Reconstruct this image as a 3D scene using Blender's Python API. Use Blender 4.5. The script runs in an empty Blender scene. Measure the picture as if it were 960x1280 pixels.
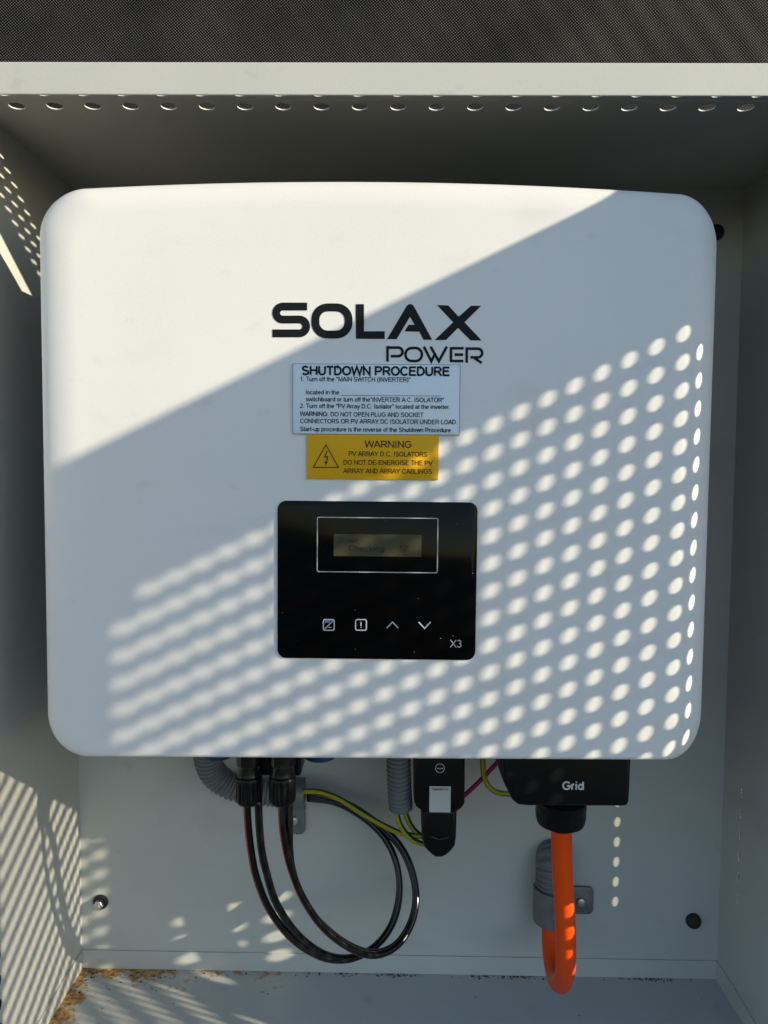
import bpy, bmesh, math, random
from mathutils import Vector, Matrix
random.seed(7)
SC = bpy.context.scene
COL = SC.collection
R = math.radians

# ------------------------------------------------------------------ camera
H = 1.20                                   # camera height above the ground; scene coordinates below are metres from the camera
FPX = 965.0                                # focal length in pixels of the 960 x 1280 photograph
VX, VY, RHO = 493.0, 583.0, 0.0087
psi, tht = math.atan((VX - 480) / FPX), math.atan((640 - VY) / FPX)
fw = Vector((-math.sin(psi) * math.cos(tht), math.cos(psi) * math.cos(tht), -math.sin(tht)))
r0 = Vector((math.cos(psi), math.sin(psi), 0)); u0 = r0.cross(fw)
CR = math.cos(RHO) * r0 + math.sin(RHO) * u0
CU = math.cos(RHO) * u0 - math.sin(RHO) * r0
cam_d = bpy.data.cameras.new('camera'); cam = bpy.data.objects.new('camera', cam_d); COL.objects.link(cam)
cam_d.sensor_fit = 'HORIZONTAL'; cam_d.sensor_width = 36.0; cam_d.lens = FPX / 960 * 36.0
cam_d.clip_start = 0.01; cam_d.clip_end = 500
m3 = Matrix((CR, CU, -fw)).transposed()
cam.matrix_world = Matrix.Translation((0, 0, H)) @ m3.to_4x4()
SC.camera = cam
SC.render.resolution_x, SC.render.resolution_y = 768, 1024

# ------------------------------------------------------------------ sky, sun, exposure
SUN = Vector((1.0, -0.380, 0.2692)).normalized()        # towards the sun
elev = math.asin(SUN.z); azim = math.atan2(SUN.x, SUN.y)
w = bpy.data.worlds.new('World'); SC.world = w; w.use_nodes = True
nt = w.node_tree; bg = nt.nodes['Background']
sky = nt.nodes.new('ShaderNodeTexSky'); sky.sky_type = 'NISHITA'; sky.sun_disc = False
sky.air_density = 1.0; sky.dust_density = 0.3; sky.ozone_density = 1.9; sky.sun_elevation = elev; sky.sun_rotation = azim
nt.links.new(sky.outputs[0], bg.inputs[0]); bg.inputs[1].default_value = 0.14
sd = bpy.data.lights.new('sun', 'SUN'); sd.energy = 4.1; sd.angle = R(0.46); sd.color = (1.0, 0.88, 0.64)
so = bpy.data.objects.new('sun', sd); COL.objects.link(so)
so.rotation_euler = (-SUN).to_track_quat('-Z', 'Y').to_euler(); so.location = (3, -1, 4)
SC.view_settings.view_transform = 'Standard'; SC.view_settings.look = 'None'
SC.view_settings.gamma = 1.0; SC.view_settings.use_curve_mapping = False
SC.view_settings.exposure = 0.77
SC.cycles.max_bounces = 10; SC.cycles.diffuse_bounces = 2

# ------------------------------------------------------------------ helpers
def at(u, v, y):
    d = fw + CR * ((u - 480) / FPX) - CU * ((v - 640) / FPX)
    return d * (y / d.y)

def material(name, color, rough=0.5, metal=0.0, spec=0.5, var=0.0, var_scale=30.0, bump=0.0, bump_scale=900.0, bump_dist=0.0003, coat=0.0):
    m = bpy.data.materials.new(name); m.use_nodes = True
    t = m.node_tree; b = t.nodes['Principled BSDF']
    b.inputs['Base Color'].default_value = (*color, 1); b.inputs['Roughness'].default_value = rough
    b.inputs['Metallic'].default_value = metal; b.inputs['Specular IOR Level'].default_value = spec
    b.inputs['Coat Weight'].default_value = coat
    tc = t.nodes.new('ShaderNodeTexCoord')
    if var:
        n = t.nodes.new('ShaderNodeTexNoise'); n.inputs['Scale'].default_value = var_scale; n.inputs['Detail'].default_value = 6
        t.links.new(tc.outputs['Object'], n.inputs['Vector'])
        r = t.nodes.new('ShaderNodeValToRGB'); r.color_ramp.elements[0].position = 0.3; r.color_ramp.elements[1].position = 0.7
        r.color_ramp.elements[0].color = (*[c * (1 - var) for c in color], 1); r.color_ramp.elements[1].color = (*[min(1, c * (1 + var * .5)) for c in color], 1)
        t.links.new(n.outputs['Fac'], r.inputs[0]); t.links.new(r.outputs[0], b.inputs['Base Color'])
        mr = t.nodes.new('ShaderNodeMapRange'); mr.inputs['To Min'].default_value = max(0, rough - .08); mr.inputs['To Max'].default_value = min(1, rough + .08)
        t.links.new(n.outputs['Fac'], mr.inputs[0]); t.links.new(mr.outputs[0], b.inputs['Roughness'])
    if bump:
        n2 = t.nodes.new('ShaderNodeTexNoise'); n2.inputs['Scale'].default_value = bump_scale; n2.inputs['Detail'].default_value = 3
        t.links.new(tc.outputs['Object'], n2.inputs['Vector'])
        bp = t.nodes.new('ShaderNodeBump'); bp.inputs['Strength'].default_value = bump; bp.inputs['Distance'].default_value = bump_dist
        t.links.new(n2.outputs['Fac'], bp.inputs['Height']); t.links.new(bp.outputs[0], b.inputs['Normal'])
    return m

M = {}
M['cabinet'] = material('cabinet_paint', (.53, .537, .512), .42, var=.05, var_scale=9, bump=.25, bump_scale=700)
M['white'] = material('inverter_white', (.80, .785, .785), .50, var=.025, var_scale=7, bump=.55, bump_scale=1300, bump_dist=.0002)
M['body'] = material('inverter_body', (.12, .12, .125), .5, bump=.2)
M['ink'] = material('logo_ink', (.005, .007, .009), .5, spec=.2)
M['gloss'] = material('panel_gloss', (.002, .002, .0025), .09, spec=.14, var=.3, var_scale=22)
M['line'] = material('panel_print', (.45, .46, .48), .5)
M['icon'] = material('panel_icon', (.62, .63, .66), .5)
M['icon_blue'] = material('panel_icon_blue', (.18, .26, .75), .5)
M['lcd'] = material('lcd_glass', (.066, .060, .032), .3, spec=.3, var=.05, var_scale=20)
M['lcd_ink'] = material('lcd_ink', (.027, .026, .014), .5, spec=.2)
M['label_white'] = material('label_white', (.74, .82, .90), .4, var=.03, var_scale=30)
M['label_yellow'] = material('label_yellow', (.80, .41, .004), .5, spec=.25, var=.03, var_scale=30)
M['edge_shade'] = material('label_edge_shade', (.20, .22, .25), .5, spec=.2)  # grey standing in for shade on the notice's edges
M['label_ink'] = material('label_ink', (.008, .008, .010), .5, spec=.2)
M['plastic'] = material('black_plastic', (.005, .0055, .006), .34, spec=.25, bump=.2, bump_scale=1500, bump_dist=.0002)
M['plastic_gloss'] = material('black_gloss_plastic', (.009, .010, .010), .16)
M['rubber'] = material('black_rubber', (.013, .014, .015), .6)
M['print_grey'] = material('print_grey', (.62, .63, .64), .5)
M['sticker'] = material('paper_sticker', (.58, .59, .60), .5)
M['conduit'] = material('grey_conduit', (.165, .175, .18), .42, spec=.3, var=.06, var_scale=60)
M['galv'] = material('galvanised_steel', (.22, .225, .24), .48, metal=.6, var=.15, var_scale=120, bump=.2, bump_scale=500)
M['steel'] = material('bolt_steel', (.66, .64, .60), .34, metal=.85, var=.15, var_scale=300)
M['cable'] = material('cable_black', (.006, .006, .006), .17, spec=.5)
M['red'] = material('cable_red', (.34, .035, .022), .35)
M['orange'] = material('cable_orange', (.90, .082, .004), .38, spec=.3, var=.04, var_scale=80)
M['yellow'] = material('wire_yellow', (.36, .31, .015), .45, spec=.25)
M['green'] = material('wire_green', (.02, .075, .02), .45, spec=.25)
M['pink'] = material('wire_pink', (.36, .02, .12), .45, spec=.25)
M['blue'] = material('cap_blue', (.008, .045, .16), .35)
M['grain'] = material('debris', (.055, .042, .03), .9, var=.5, var_scale=400)
M['rust_grain'] = material('rust_crumbs', (.36, .18, .045), .95, var=.4, var_scale=300)
M['ground'] = material('ground_dark', (.045, .04, .032), .9, var=.15, var_scale=2, bump=.4, bump_scale=60, bump_dist=.003)  # unseen ground, kept dark to cut bounce light into the cabinet

def scuffs(m, tint, amount):
    t = m.node_tree; b = t.nodes['Principled BSDF']; src = b.inputs['Base Color'].links[0].from_socket
    tc = t.nodes.new('ShaderNodeTexCoord'); mp = t.nodes.new('ShaderNodeMapping'); mp.inputs['Scale'].default_value = (1, 1, 1.7); mp.inputs['Rotation'].default_value = (0, .5, 0)
    t.links.new(tc.outputs['Object'], mp.inputs[0])
    prev = src
    for sc_, lo, hi, am in ((11, .60, .78, amount), (38, .66, .80, amount * 1.2)):
        n = t.nodes.new('ShaderNodeTexNoise'); n.inputs['Scale'].default_value = sc_; n.inputs['Detail'].default_value = 4 if sc_ < 100 else 1
        t.links.new(mp.outputs[0], n.inputs['Vector'])
        r = t.nodes.new('ShaderNodeMapRange'); r.inputs['From Min'].default_value = lo; r.inputs['From Max'].default_value = hi; r.inputs['To Max'].default_value = am
        t.links.new(n.outputs['Fac'], r.inputs[0])
        mx = t.nodes.new('ShaderNodeMix'); mx.data_type = 'RGBA'; mx.inputs[7].default_value = (*tint, 1)
        t.links.new(r.outputs[0], mx.inputs[0]); t.links.new(prev, mx.inputs[6]); prev = mx.outputs[2]
    t.links.new(prev, b.inputs['Base Color'])
scuffs(M['white'], (.42, .37, .33), .16)
scuffs(M['cabinet'], (.26, .25, .22), .22)

ORG = {}
def root(name, base, label, cat, group=None):
    o = bpy.data.objects.new(name, None); COL.objects.link(o); o.empty_display_size = .02
    o.location = (base[0], base[1], base[2] + H); ORG[o] = Vector(base)
    o['label'] = label; o['category'] = cat
    if group: o['group'] = group
    return o

def obj(name, bm, mats, parent=None, smooth=None, label=None, cat=None, kind=None, group=None):
    """bm is in scene coordinates (metres from the camera)."""
    me = bpy.data.meshes.new(name)
    if parent is not None: base = ORG[parent]
    else:
        xs = [v.co for v in bm.verts]
        lo = Vector((min(p.x for p in xs), min(p.y for p in xs), min(p.z for p in xs))); hi = Vector((max(p.x for p in xs), max(p.y for p in xs), max(p.z for p in xs)))
        base = Vector(((lo.x + hi.x) / 2, (lo.y + hi.y) / 2, lo.z))
    bmesh.ops.translate(bm, verts=bm.verts, vec=-base)
    bm.to_mesh(me); bm.free()
    for mt in (mats if isinstance(mats, (list, tuple)) else [mats]): me.materials.append(M[mt] if isinstance(mt, str) else mt)
    o = bpy.data.objects.new(name, me); COL.objects.link(o)
    if parent is not None: o.parent = parent
    else: o.location = (base.x, base.y, base.z + H)
    ORG[o] = base
    if smooth is not None:
        me.polygons.foreach_set('use_smooth', [True] * len(me.polygons))
        if smooth < 180:
            try: me.set_sharp_from_angle(angle=R(smooth))
            except Exception: pass
    if label: o['label'] = label
    if cat: o['category'] = cat
    if kind: o['kind'] = kind
    if group: o['group'] = group
    return o

def box(bm, x0, x1, y0, y1, z0, z1, bev=0.0, seg=2):
    b = bmesh.new(); bmesh.ops.create_cube(b, size=1)
    for v in b.verts:
        v.co = Vector((x0 + (v.co.x + .5) * (x1 - x0), y0 + (v.co.y + .5) * (y1 - y0), z0 + (v.co.z + .5) * (z1 - z0)))
    if bev: bmesh.ops.bevel(b, geom=b.edges[:], offset=bev, segments=seg, affect='EDGES', profile=.5)
    join(bm, b)

def join(bm, b, mat=0):
    mp = {}
    for v in b.verts: mp[v] = bm.verts.new(v.co)
    for f in b.faces:
        try:
            nf = bm.faces.new([mp[v] for v in f.verts]); nf.material_index = mat or f.material_index; nf.smooth = f.smooth
        except ValueError: pass
    b.free()

def spline(pts, n=12):
    pts = [Vector(p) for p in pts]; out = []
    P = [2 * pts[0] - pts[1]] + pts + [2 * pts[-1] - pts[-2]]
    for i in range(1, len(P) - 2):
        for k in range(n):
            t = k / n
            a, b, c, d = P[i - 1], P[i], P[i + 1], P[i + 2]
            out.append(.5 * ((2 * b) + (c - a) * t + (2 * a - 5 * b + 4 * c - d) * t * t + (3 * b - a - 3 * c + d) * t ** 3))
    out.append(pts[-1]); return out

def resample(pts, step):
    L = [0]
    for a, b in zip(pts, pts[1:]): L.append(L[-1] + (b - a).length)
    n = max(2, int(round(L[-1] / step))); out = []; j = 0
    for i in range(n + 1):
        s = L[-1] * i / n
        while j < len(L) - 2 and L[j + 1] < s: j += 1
        t = (s - L[j]) / max(1e-9, L[j + 1] - L[j]); out.append(pts[j].lerp(pts[j + 1], t))
    return out, L[-1]

def tube(pts, radius, seg=14, step=.003, stripe=None, rfun=None, cap=True, twist=0.0, ref=(0, -1, 0)):
    """swept tube; stripe = (first angle, last angle, material index) measured from ref."""
    bm = bmesh.new(); P, L = resample(spline(pts), step); rings = []
    T0 = (P[1] - P[0]).normalized(); nrm = Vector(ref); nrm = (nrm - T0 * nrm.dot(T0))
    if nrm.length < 1e-4: nrm = Vector((1, 0, 0)); nrm = nrm - T0 * nrm.dot(T0)
    nrm.normalize()
    for i, p in enumerate(P):
        T = (P[min(i + 1, len(P) - 1)] - P[max(i - 1, 0)]).normalized()
        nrm = (nrm - T * nrm.dot(T)).normalized(); bn = T.cross(nrm)
        rr = rfun(i / (len(P) - 1) * L) if rfun else radius; tw = twist * i / (len(P) - 1)
        rings.append([bm.verts.new(p + rr * (math.cos(a + tw) * nrm + math.sin(a + tw) * bn)) for a in [2 * math.pi * k / seg for k in range(seg)]])
    for A, B in zip(rings, rings[1:]):
        for k in range(seg):
            f = bm.faces.new((A[k], A[(k + 1) % seg], B[(k + 1) % seg], B[k])); f.smooth = True
            if stripe:
                a = 360 * (k + .5) / seg
                for s in (stripe if isinstance(stripe, list) else [stripe]):
                    if s[0] <= a <= s[1]: f.material_index = s[2]
    if cap:
        bm.faces.new(rings[0][::-1]); bm.faces.new(rings[-1])
    return bm

def lathe(cx, cy, prof, seg=32, ribs=None):
    """prof: list of (radius, z) top to bottom; vertical axis; ribs = (z0, z1, count, depth)."""
    bm = bmesh.new(); rings = []
    for r, z in prof:
        ring = []
        for k in range(seg):
            a = 2 * math.pi * k / seg; rr = r
            if ribs and ribs[1] <= z <= ribs[0]: rr -= ribs[3] * (.5 + .5 * math.cos(a * ribs[2])) ** 4
            ring.append(bm.verts.new((cx + rr * math.cos(a), cy + rr * math.sin(a), z)))
        rings.append(ring)
    for A, B in zip(rings, rings[1:]):
        for k in range(seg): bm.faces.new((A[k], B[k], B[(k + 1) % seg], A[(k + 1) % seg]))
    bm.faces.new(rings[0]); bm.faces.new(rings[-1][::-1])
    return bm

def disc_y(bm, cx, cz, y_back, prof, seg=28):
    """turned piece on a wall: prof = (radius, distance from the wall)."""
    rings = [[bm.verts.new((cx + r * math.cos(2 * math.pi * k / seg), y_back - h, cz + r * math.sin(2 * math.pi * k / seg))) for k in range(seg)] for r, h in prof]
    for A, B in zip(rings, rings[1:]):
        for k in range(seg): bm.faces.new((A[k], A[(k + 1) % seg], B[(k + 1) % seg], B[k]))
    bm.faces.new(rings[-1])

def prism(bm, poly, y0, y1, bev=0.0, seg=2):
    """outline in (x, z), front at y0, back at y1."""
    b = bmesh.new()
    A = [b.verts.new((x, y0, z)) for x, z in poly]; B = [b.verts.new((x, y1, z)) for x, z in poly]; n = len(poly)
    f = b.faces.new(A); b.faces.new(B[::-1])
    for k in range(n): b.faces.new((A[k], B[k], B[(k + 1) % n], A[(k + 1) % n]))
    bmesh.ops.recalc_face_normals(b, faces=b.faces[:])
    if bev:
        es = [e for e in b.edges if abs(e.verts[0].co.y - y0) < 1e-6 and abs(e.verts[1].co.y - y0) < 1e-6]
        bmesh.ops.bevel(b, geom=es, offset=bev, segments=seg, affect='EDGES', profile=.5)
    join(bm, b)

def rrect(x0, x1, z0, z1, r, n=8):
    p = []
    for cx, cz, a0 in ((x1 - r, z1 - r, 0), (x0 + r, z1 - r, 90), (x0 + r, z0 + r, 180), (x1 - r, z0 + r, 270)):
        for k in range(n + 1):
            a = R(a0 + 90 * k / n); p.append((cx + r * math.cos(a), cz + r * math.sin(a)))
    return p

def stroke(bm, pts, wd, y, closed=False, dy=.0):
    """flat line of width wd through (x, z) points, mitred, at depth y."""
    P = [Vector(p) for p in pts]; n = len(P); Lf, Rt = [], []
    for i in range(n):
        a = P[i - 1] if (i > 0 or closed) else None; c = P[(i + 1) % n] if (i < n - 1 or closed) else None
        d1 = (P[i] - a).normalized() if a is not None else None; d2 = (c - P[i]).normalized() if c is not None else None
        if d1 is None: d1 = d2
        if d2 is None: d2 = d1
        n1 = Vector((-d1.y, d1.x)); n2 = Vector((-d2.y, d2.x)); mm = (n1 + n2)
        mm = mm.normalized() if mm.length > 1e-6 else n1
        k = wd / 2 / max(.35, mm.dot(n1)); Lf.append(P[i] + mm * k); Rt.append(P[i] - mm * k)
    A = [bm.verts.new((p.x, y, p.y)) for p in Lf]; B = [bm.verts.new((p.x, y, p.y)) for p in Rt]
    for i in range(n if closed else n - 1):
        j = (i + 1) % n; bm.faces.new((B[i], B[j], A[j], A[i]))

def arc(cx, cz, r, a0, a1, n=10):
    return [(cx + r * math.cos(R(a0 + (a1 - a0) * k / n)), cz + r * math.sin(R(a0 + (a1 - a0) * k / n))) for k in range(n + 1)]

def flat_poly(bm, poly, y):
    b = bmesh.new(); vs = [b.verts.new((x, y, z)) for x, z in poly]
    es = [b.edges.new((vs[i], vs[(i + 1) % len(vs)])) for i in range(len(vs))]
    bmesh.ops.triangle_fill(b, edges=es, use_beauty=True, normal=(0, -1, 0))
    join(bm, b)

def E_(cx, cy, rx, ry, a0, a1, n=8):
    return [(cx + rx * math.cos(R(a0 + (a1 - a0) * k / n)), cy + ry * math.sin(R(a0 + (a1 - a0) * k / n))) for k in range(n + 1)]
XH = .725
BOWL = lambda cx: E_(cx, XH / 2, .25, XH / 2 - .06, 0, 360, 14)
# plain sans capitals and small letters as pen strokes: advance width, strokes (capital height = 1)
GLYPH = {
 ' ': (.39, []), '.': (.39, [[(.15, .0), (.15, .13)]]), ':': (.39, [[(.15, .0), (.15, .13)], [(.15, .58), (.15, .71)]]), '-': (.46, [[(.06, .38), (.40, .38)]]),
 '"': (.50, [[(.14, 1), (.14, .68)], [(.36, 1), (.36, .68)]]), '(': (.46, [E_(.52, .38, .36, .66, 118, 242)]), ')': (.46, [E_(-.06, .38, .36, .66, 62, -62)]),
 'A': (.93, [[(.03, 0), (.43, .94), (.50, .94), (.90, 0)], [(.18, .34), (.75, .34)]]),
 'B': (.93, [[(.16, 0), (.16, 1)], [(.16, .94), (.50, .94)] + E_(.52, .74, .22, .20, 90, -90) + [(.16, .54)], [(.50, .54)] + E_(.54, .30, .27, .24, 90, -90) + [(.16, .06)]]),
 'C': (1.0, [E_(.53, .5, .41, .45, 38, 322, 16)]), 'D': (1.0, [[(.16, .06), (.16, .94), (.45, .94)] + E_(.45, .5, .42, .44, 90, -90, 12) + [(.10, .06)]]),
 'E': (.93, [[(.16, 0), (.16, 1)], [(.16, .94), (.86, .94)], [(.16, .53), (.80, .53)], [(.16, .06), (.88, .06)]]),
 'F': (.85, [[(.16, 0), (.16, 1)], [(.16, .94), (.80, .94)], [(.16, .50), (.70, .50)]]), 'G': (1.08, [E_(.55, .5, .43, .45, 42, 335, 16) + [(.95, .47), (.58, .47)]]),
 'H': (1.0, [[(.15, 0), (.15, 1)], [(.86, 0), (.86, 1)], [(.15, .53), (.86, .53)]]), 'I': (.39, [[(.19, 0), (.19, 1)]]),
 'K': (.93, [[(.16, 0), (.16, 1)], [(.86, 1), (.20, .36)], [(.40, .56), (.90, 0)]]), 'L': (.78, [[(.15, 1), (.15, .06), (.74, .06)]]),
 'M': (1.16, [[(.15, 0), (.15, .97), (.58, .08), (1.01, .97), (1.01, 0)]]), 'N': (1.0, [[(.15, 0), (.15, .95), (.85, .05), (.85, 1)]]),
 'O': (1.08, [E_(.54, .5, .43, .45, 0, 360, 20)]), 'P': (.93, [[(.16, 0), (.16, .94), (.52, .94)] + E_(.55, .69, .26, .25, 90, -90) + [(.16, .44)]]),
 'R': (1.0, [[(.16, 0), (.16, .94), (.56, .94)] + E_(.58, .71, .26, .23, 90, -90) + [(.16, .48)], [(.56, .46), (.92, 0)]]),
 'S': (.93, [E_(.46, .73, .30, .215, 20, 250, 10) + E_(.48, .265, .33, .22, 75, -165, 10)]), 'T': (.85, [[(.03, .94), (.83, .94)], [(.43, 0), (.43, .94)]]),
 'U': (1.0, [[(.15, 1), (.15, .38)] + E_(.50, .38, .35, .33, 180, 360, 10) + [(.85, 1)]]), 'V': (.93, [[(.04, 1), (.46, .05), (.88, 1)]]),
 'W': (1.32, [[(.05, 1), (.33, .06), (.66, .94), (.99, .06), (1.27, 1)]]), 'X': (.93, [[(.05, 0), (.87, 1)], [(.06, 1), (.88, 0)]]), 'Y': (.93, [[(.04, 1), (.46, .42), (.88, 1)], [(.46, .44), (.46, 0)]]),
 '1': (.78, [[(.18, .74), (.44, .95), (.44, 0)]]), '2': (.78, [E_(.38, .68, .28, .27, 165, -30, 9) + [(.09, .06), (.70, .06)]]), '3': (.78, [E_(.36, .73, .26, .22, 160, -80, 9) , E_(.36, .28, .29, .23, 80, -165, 9)]),
 '5': (.78, [[(.66, .94), (.20, .94), (.14, .52)] + E_(.37, .33, .29, .28, 130, -160, 10)]),
 'a': (.78, [E_(.36, .50, .26, .17, 160, 0, 6) + [(.62, .10), (.68, 0)], E_(.34, .20, .26, .16, 20, 340, 12)]), 'b': (.78, [[(.12, 0), (.12, 1)], BOWL(.40)]),
 'c': (.70, [E_(.38, XH / 2, .27, XH / 2 - .06, 40, 320, 12)]), 'd': (.78, [[(.66, 0), (.66, 1)], BOWL(.38)]), 'e': (.78, [[(.12, .38), (.64, .38)] + E_(.38, XH / 2, .27, XH / 2 - .06, 5, 318, 14)]),
 'f': (.39, [[(.17, 0), (.17, .80)] + E_(.31, .80, .14, .14, 180, 95, 4), [(.02, .67), (.36, .67)]]), 'g': (.78, [BOWL(.38), [(.65, XH), (.65, -.02)] + E_(.38, -.02, .27, .20, 0, -160, 7)]),
 'h': (.78, [[(.12, 0), (.12, 1)], [(.12, .42)] + E_(.39, .42, .25, .25, 160, 0, 7) + [(.64, 0)]]), 'i': (.31, [[(.15, 0), (.15, XH)], [(.15, .88), (.15, 1)]]),
 'k': (.70, [[(.12, 0), (.12, 1)], [(.62, XH), (.14, .28)], [(.28, .42), (.66, 0)]]), 'l': (.31, [[(.15, 0), (.15, 1)]]), 'n': (.78, [[(.12, 0), (.12, XH)], [(.12, .42)] + E_(.39, .42, .25, .25, 160, 0, 7) + [(.64, 0)]]),
 'o': (.78, [BOWL(.39)]), 'p': (.78, [[(.12, -.28), (.12, XH)], BOWL(.40)]), 'r': (.47, [[(.12, 0), (.12, XH)], [(.12, .40)] + E_(.36, .42, .24, .25, 170, 85, 5)]),
 's': (.70, [E_(.34, .52, .22, .15, 20, 250, 8) + E_(.36, .20, .24, .15, 75, -165, 8)]), 't': (.39, [[(.17, .95), (.17, .18)] + E_(.29, .18, .12, .13, 180, 280, 4), [(.02, .67), (.34, .67)]]),
 'u': (.78, [[(.12, XH), (.12, .30)] + E_(.37, .30, .25, .25, 180, 340, 7), [(.65, XH), (.65, 0)]]), 'v': (.70, [[(.03, XH), (.35, .04), (.67, XH)]]),
 'w': (1.0, [[(.03, XH), (.26, .05), (.50, .68), (.74, .05), (.97, XH)]]), 'y': (.70, [[(.03, XH), (.36, .04)], [(.67, XH), (.33, -.10), (.22, -.23), (.06, -.22)]]),
}
def text(bm, body, u0, u1, vb, cap, y, pen=.125):
    """one line of writing whose baseline starts at pixel (u0, vb) and ends at u1, capitals `cap` pixels high, on the plane y."""
    adv = sum(GLYPH[c][0] for c in body); p0, p1 = at(u0, vb, y), at(u1, vb, y); sx = (p1.x - p0.x) / adv; sz = cap / FPX * y; x = 0.0; n_ = 0
    for c in body:
        wdt, strokes = GLYPH[c]
        for st_ in strokes:
            pts = [(p0.x + (x + a_) * sx, p0.z + b2 * sz) for a_, b2 in st_]; cl = len(pts) > 3 and math.dist(pts[0], pts[-1]) < 1e-7
            stroke(bm, pts[:-1] if cl else pts, pen * (sx + sz) / 2, y - (n_ % 5) * .00001, closed=cl); n_ += 1
        x += wdt

def sheet(bm, segs, v0, v1, fmap):
    """flat sheet with round holes. segs: (u0, u1, None) or (u0, u1, grid) with grid = (u centres, v centres, pu, pv, ru, rv, skip)."""
    def q(a, b, c, d):
        bm.faces.new([bm.verts.new(fmap(*p)) for p in ((a, c), (b, c), (b, d), (a, d))])
    N = 20
    for u0_, u1_, g in segs:
        if g is None: q(u0_, u1_, v0, v1); continue
        us, vs, pu, pv, ru, rv, skip = g
        ga, gb, gc, gd = min(us) - pu / 2, max(us) + pu / 2, min(vs) - pv / 2, max(vs) + pv / 2
        if gc > v0 + 1e-6: q(u0_, u1_, v0, gc)
        if gd < v1 - 1e-6: q(u0_, u1_, gd, v1)
        if ga > u0_ + 1e-6: q(u0_, ga, gc, gd)
        if gb < u1_ - 1e-6: q(gb, u1_, gc, gd)
        for i, cu in enumerate(us):
            for j, cv in enumerate(vs):
                if (i, j) in skip: q(cu - pu / 2, cu + pu / 2, cv - pv / 2, cv + pv / 2); continue
                inn, out = [], []
                for k in range(N):
                    a = 2 * math.pi * (k + .5) / N; c, s = math.cos(a), math.sin(a); t = 1 / max(abs(c), abs(s))
                    inn.append(bm.verts.new(fmap(cu + ru * c, cv + rv * s))); out.append(bm.verts.new(fmap(cu + pu / 2 * c * t, cv + pv / 2 * s * t)))
                cs = [bm.verts.new(fmap(cu + sx * pu / 2, cv + sz * pv / 2)) for sx, sz in ((1, 1), (-1, 1), (-1, -1), (1, -1))]
                for k in range(N):
                    l = (k + 1) % N; a0, a1 = 360 * (k + .5) / N, 360 * (k + 1.5) / N; fs = [inn[k], out[k]]
                    for ci, ca in enumerate((45, 135, 225, 315)):
                        if a0 < ca - 1e-6 and a1 > ca + 1e-6: fs.append(cs[ci])
                    fs += [out[l], inn[l]]; bm.faces.new(fs)
    bmesh.ops.remove_doubles(bm, verts=bm.verts[:], dist=1e-6)

def solid(o, t, off):
    md = o.modifiers.new('thickness', 'SOLIDIFY'); md.thickness = t; md.offset = off; md.use_even_offset = False

# ------------------------------------------------------------------ ground and the cloth behind
bm = bmesh.new(); vs = [bm.verts.new((x, y, -H)) for x, y in ((-150, -150), (150, -150), (150, 150), (-150, 150))]; bm.faces.new(vs)
obj('ground', bm, 'ground', kind='structure', label='dark ground out of view in front of the cabinet', cat='ground')

def cloth_material():
    m = bpy.data.materials.new('black_woven_cloth'); m.use_nodes = True; t = m.node_tree; b = t.nodes['Principled BSDF']
    b.inputs['Roughness'].default_value = .62; b.inputs['Specular IOR Level'].default_value = .12
    tc = t.nodes.new('ShaderNodeTexCoord'); waves = []
    for ang in (42, -52):
        mp = t.nodes.new('ShaderNodeMapping'); mp.inputs['Rotation'].default_value = (0, R(ang), 0)
        t.links.new(tc.outputs['Object'], mp.inputs['Vector'])
        wv = t.nodes.new('ShaderNodeTexWave'); wv.wave_type = 'BANDS'; wv.bands_direction = 'X'; wv.inputs['Scale'].default_value = 145.0
        wv.inputs['Distortion'].default_value = .6; wv.inputs['Detail'].default_value = 1; wv.inputs['Detail Scale'].default_value = 3
        t.links.new(mp.outputs[0], wv.inputs['Vector']); waves.append(wv)
    mul = t.nodes.new('ShaderNodeMath'); mul.operation = 'MULTIPLY'
    t.links.new(waves[0].outputs['Fac'], mul.inputs[0]); t.links.new(waves[1].outputs['Fac'], mul.inputs[1])
    rp = t.nodes.new('ShaderNodeValToRGB'); rp.color_ramp.elements[0].position = .22; rp.color_ramp.elements[1].position = .75
    rp.color_ramp.elements[0].color = (.004, .004, .004, 1); rp.color_ramp.elements[1].color = (.105, .100, .094, 1)
    t.links.new(mul.outputs[0], rp.inputs[0])
    ns = t.nodes.new('ShaderNodeTexNoise'); ns.inputs['Scale'].default_value = 14; ns.inputs['Detail'].default_value = 5
    t.links.new(tc.outputs['Object'], ns.inputs['Vector'])
    mr = t.nodes.new('ShaderNodeMapRange'); mr.inputs['From Min'].default_value = .3; mr.inputs['From Max'].default_value = .7; mr.inputs['To Min'].default_value = .6; mr.inputs['To Max'].default_value = 1.25
    t.links.new(ns.outputs['Fac'], mr.inputs[0])
    mx = t.nodes.new('ShaderNodeMix'); mx.data_type = 'RGBA'; mx.blend_type = 'MULTIPLY'; mx.inputs[0].default_value = 1
    t.links.new(rp.outputs[0], mx.inputs[6]); t.links.new(mr.outputs[0], mx.inputs[7]); t.links.new(mx.outputs[2], b.inputs['Base Color'])
    bp = t.nodes.new('ShaderNodeBump'); bp.inputs['Strength'].default_value = .6; bp.inputs['Distance'].default_value = .0006
    t.links.new(mul.outputs[0], bp.inputs['Height']); t.links.new(bp.outputs[0], b.inputs['Normal'])
    return m
bm = bmesh.new(); NX, NZ = 260, 180; X0, X1, Z0, Z1 = -.75, .85, -.62, .62
grid = []
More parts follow.
